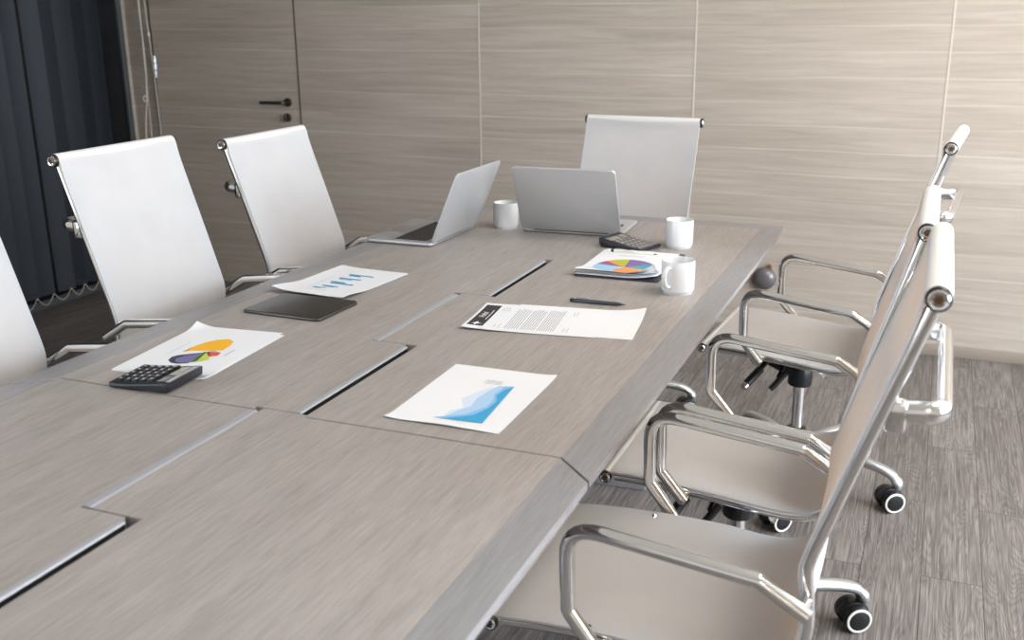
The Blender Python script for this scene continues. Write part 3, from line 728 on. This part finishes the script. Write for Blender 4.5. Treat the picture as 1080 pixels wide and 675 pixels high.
p = MB(); line_rows(p, fn, -.03, .02, -.112, -.098, 5, 'ink_text', .001); line_rows(p, fn, -.055, -.055, -.06, .06, 1, 'ink_faint', .001)
p.build('printed_text', parent=o, smooth=0)

# letter: dark header band, script word, star mark, three blocks of type; a second sheet slid out to the right
o3, fn3 = sheet('letter_sheet', 'white sheet sliding out from under the letter, its far corner lifted', -.713, 2.070, 97, bend=lambda a, b: 1.3*max(0, a+(-b)-.16)**2)
p = MB(); line_rows(p, fn3, -.068, -.058, -.085+.04, -.05+.04, 2, 'ink_faint', .0012, 't'); p.build('printed_text', parent=o3, smooth=0)
def lb(a, b):  # left end of the letter curls up a little (local +y is the header end)
    return .6*max(0, b-.11)**2+.16*max(0, (b-.04)+(-a-.03))**2
o, fn0 = sheet('letter_sheet', 'white letter with a dark header band and blocks of type, beside the pen', -.790, 2.050, 98, z=TZ+.0014, bend=lb)
# letter coordinates used below: s to the right of the long side, t towards the table's far end  ->  local x = t, y = -s
fn = lambda s, t_, l=.0005: fn0(t_, -s, l)
p = MB(); p.flat([(-.142, -.083), (-.106, -.083), (-.106, .088), (-.142, .088)], lambda a, b: fn(a, b, .0004), 'ink_dark', cuts=5)
p.flat([(-.134, -.072), (-.128, -.070), (-.125, -.082), (-.122, -.069), (-.111, -.066), (-.121, -.062), (-.124, -.050), (-.128, -.060)], lambda a, b: fn(a, b, .0008), 'ink_white', cuts=1)
p.build('printed_header', parent=o, smooth=0)
p = MB()
for (s, t0, t1, n, th) in ((-.096, .045, .076, 1, .001), (-.0905, .045, .082, 1, .001), (-.085, .045, .078, 1, .001), (-.0795, .045, .07, 1, .001), (-.082, -.085, -.06, 1, .001), (-.072, -.085, -.05, 1, .001), (.080, .04, .075, 1, .001), (.073, .04, .07, 1, .001), (.080, -.085, -.05, 1, .001), (.072, -.085, -.055, 1, .001)):
    line_rows(p, fn, s, s, t0, t1, n, 'ink_text', th)
for s0, s1, n in ((-.058, -.030, 6), (-.022, .008, 7), (.016, .050, 8)): line_rows(p, fn, s0, s1, -.085, .075, n, 'ink_text', .0014, ragged=.08)
line_rows(p, fn, -.115, -.115, -.03, .052, 1, 'ink_white', .0022)
p.build('printed_text', parent=o, smooth=0)
fc = bpy.data.curves.new('word', 'FONT'); fc.body = 'Voltd'; fc.size = .020; fc.shear = .25; fc.extrude = 0; fc.offset = .0002
to = bpy.data.objects.new('word', fc); C.objects.link(to); bpy.context.view_layer.update()
me = bpy.data.meshes.new_from_object(to.evaluated_get(bpy.context.evaluated_depsgraph_get())); bpy.data.objects.remove(to)
bm = bmesh.new(); bm.from_mesh(me); bmesh.ops.triangulate(bm, faces=bm.faces[:])
for v in bm.verts: v.co = Vector(fn(-.121-v.co.y, -.018+v.co.x, .0008))
wb = MB(); wb._merge(bm, 'ink_white'); wb.build('printed_word', parent=o, smooth=0)

# ------------------------------------------------------------------ clipboard with papers
t = thing('clipboard', 'dark navy clipboard under the pie chart papers, beside the nearest mug', 'clipboard', (-.738, 2.622, TZ), R(1))
MB().prism(rrect(.226, .325, .008, 4), 0, .0045, 'navy_cover', bev=.001).build('board', parent=t, smooth=40)
m = MB(); m.box(-.045, .045, .146, .158, .0045, .0085, 'chrome', bev=.002); m.build('clip', parent=t, smooth=40)
zz = TZ+.005
for k, (dx, dy, rz_) in enumerate(((.002, -.006, 0.2), (-.004, .0, 1.4), (.0, -.002, .6))):
    cz = .0025+.0045*k
    bnd = (lambda a, b, c_=cz, k_=k: c_*math.exp(-((b+.1485)/.055)**2)*(1-.35*max(0, min(1, (a+.02)/.1)))+(3.0+3*k_)*max(0, (a-.055)*.7+(-b-.115)*.7)**2+.0016*k_)
    lab = ('white sheet lowest in the stack on the clipboard', 'white sheet in the middle of the stack on the clipboard', 'white sheet with a large multicolour pie chart on top of the clipboard')[k]
    o, fn = sheet('report_sheet', lab, -.742+dx, 2.612+dy, rz_, z=zz+.0004*k, bend=bnd, group='papers on the clipboard')
p = MB(); cx, cy, rx_, ry_ = .003, -.058, .081, .092
def wedge(a0, a1, m):
    pts = [(cx, cy)]+[(cx+rx_*math.cos(R(a0+(a1-a0)*i/14)), cy+ry_*math.sin(R(a0+(a1-a0)*i/14))) for i in range(15)]
    p.flat(pts, lambda a, b: fn(a, b, .0008), m, cuts=4)
wedge(-8, 42, 'ink_teal'); wedge(42, 96, 'ink_violet'); wedge(96, 132, 'ink_olive'); wedge(132, 143, 'ink_orange'); wedge(143, 152, 'ink_rust'); wedge(152, 170, 'ink_violet'); wedge(170, 262, 'ink_cyan'); wedge(262, 352, 'ink_orange')
p.build('printed_pie_chart', parent=o, smooth=0)
p = MB(); line_rows(p, fn, .082, .070, -.05, .03, 3, 'ink_faint', .0012, 'x'); p.build('printed_text', parent=o, smooth=0)

# ------------------------------------------------------------------ pens
def pen(x, y, z, rz, body, dark, label, tip=True):
    t = thing('pen', label, 'pen', (x, y, z), R(rz), 'pens on the table')
    Mx = Matrix.Rotation(R(90), 4, 'Y')
    r = .0046
    MB().lathe([(0, -.058), (.0042, -.058), (r, -.055), (r, .0), (r*1.06, .001), (r*1.06, .003), (r, .004), (r*.95, .050), (r*.55, .060), (0, .060)], body, 18, M=Mx).build('barrel', parent=t, smooth=40)
    MB().lathe([(0, .0595), (.0022, .0595), (.0008, .069), (0, .0695)], 'screw', 14, M=Mx).build('tip', parent=t, smooth=40)
    MB().lathe([(0, -.068), (.0032, -.066), (.0045, -.062), (.0042, -.0575), (0, -.0575)], dark, 18, M=Mx).build('end_knob', parent=t, smooth=40)
    m = MB(); m.tube(fillet([(-.054, 0, r-.001), (-.054, 0, r+.003), (-.022, 0, r+.0015)], .001), .0006, 'chrome', rx=.0018, up=(0, 1, 0)); m.build('clip', parent=t, smooth=40)
    t.rotation_euler = (R(-40), 0, R(rz)); return t
pen(-.707, 2.221, TZ+.0052, 1.5, 'pen_grey', 'black_plastic', 'dark grey ballpoint pen lying on the table beside the letter')
pen(-.760, 2.719, TZ+.0135, -3, 'rubber_white', 'black_plastic', 'white pen with black end lying on the clipboard papers')

# ------------------------------------------------------------------ lights: daylight through windows, unseen ceiling panels added as fill
for i, (x, y) in enumerate(((.85, 3.0), (.85, 1.6), (1.6, -2.8))):
    t = thing('fill_panel', 'square ceiling light panel', 'added fill light', (x, y, ZC), 0, 'added fill panels')
    MB().box(-.3, .3, -.3, .3, -.012, -.001, 'fill_panel_emit', bev=.002).build('diffuser', parent=t, smooth=0)
    f = MB()
    for a in range(4): f.box(-.32, .32, .30, .32, -.02, -.0005, 'ceiling_paint', M=Matrix.Rotation(PI/2*a, 4, 'Z'))
    f.build('frame', parent=t, smooth=0)
w = bpy.data.worlds.new('World'); bpy.context.scene.world = w; w.use_nodes = True
nt = w.node_tree; bg = nt.nodes['Background']
tc = N(nt, 'ShaderNodeTexCoord'); sx = N(nt, 'ShaderNodeSeparateXYZ'); L(nt, tc.outputs['Generated'], sx.inputs[0])
L(nt, ramp(nt, math_n(nt, 'ADD', math_n(nt, 'MULTIPLY', sx.outputs[2], .5), .5), [(.40, (.38, .40, .42)), (.52, (.82, .91, 1.0)), (1.0, (.72, .85, 1.0))]), bg.inputs[0])
bg.inputs[1].default_value = 12
def portal(x, y0, y1, z0, z1, ry):
    ld = bpy.data.lights.new('window_portal', 'AREA'); ld.shape = 'RECTANGLE'; ld.size = z1-z0; ld.size_y = y1-y0
    o = bpy.data.objects.new('window_portal', ld); C.objects.link(o); o.location = (x, (y0+y1)/2, (z0+z1)/2); o.rotation_euler = (0, ry, 0)
    ld.cycles.is_portal = True
portal(XR+.1, WY0, WY1, WZ0, WZ1, R(90)); portal(XL-.1, -2.6, -.6, .5, 2.5, R(-90))

# ------------------------------------------------------------------ camera
cam = bpy.data.cameras.new('camera'); co = bpy.data.objects.new('camera', cam); C.objects.link(co)
yaw, pitch, roll = .39426035, .29140468, -.0106248
fw = Vector((-math.sin(yaw)*math.cos(pitch), math.cos(yaw)*math.cos(pitch), -math.sin(pitch)))
r0 = Vector((math.cos(yaw), math.sin(yaw), 0)); u0 = r0.cross(fw)
rr = r0*math.cos(roll)+u0*math.sin(roll); uu = -r0*math.sin(roll)+u0*math.cos(roll)
M = Matrix((rr, uu, -fw)).transposed().to_4x4(); M.translation = Vector((0, 0, 1.4))
co.matrix_world = M
cam.sensor_fit = 'HORIZONTAL'; cam.sensor_width = 36; cam.lens = 36*1079.73/1080; cam.clip_start = .02
cam.dof.use_dof = True; cam.dof.focus_distance = 2.35; cam.dof.aperture_fstop = 4.8
sc = bpy.context.scene; sc.camera = co
sc.view_settings.view_transform = 'Standard'; sc.view_settings.look = 'None'; sc.view_settings.gamma = 1; sc.view_settings.use_curve_mapping = False
sc.view_settings.exposure = .14
sc.cycles.max_bounces = 8; sc.cycles.diffuse_bounces = 5; sc.cycles.caustics_reflective = False
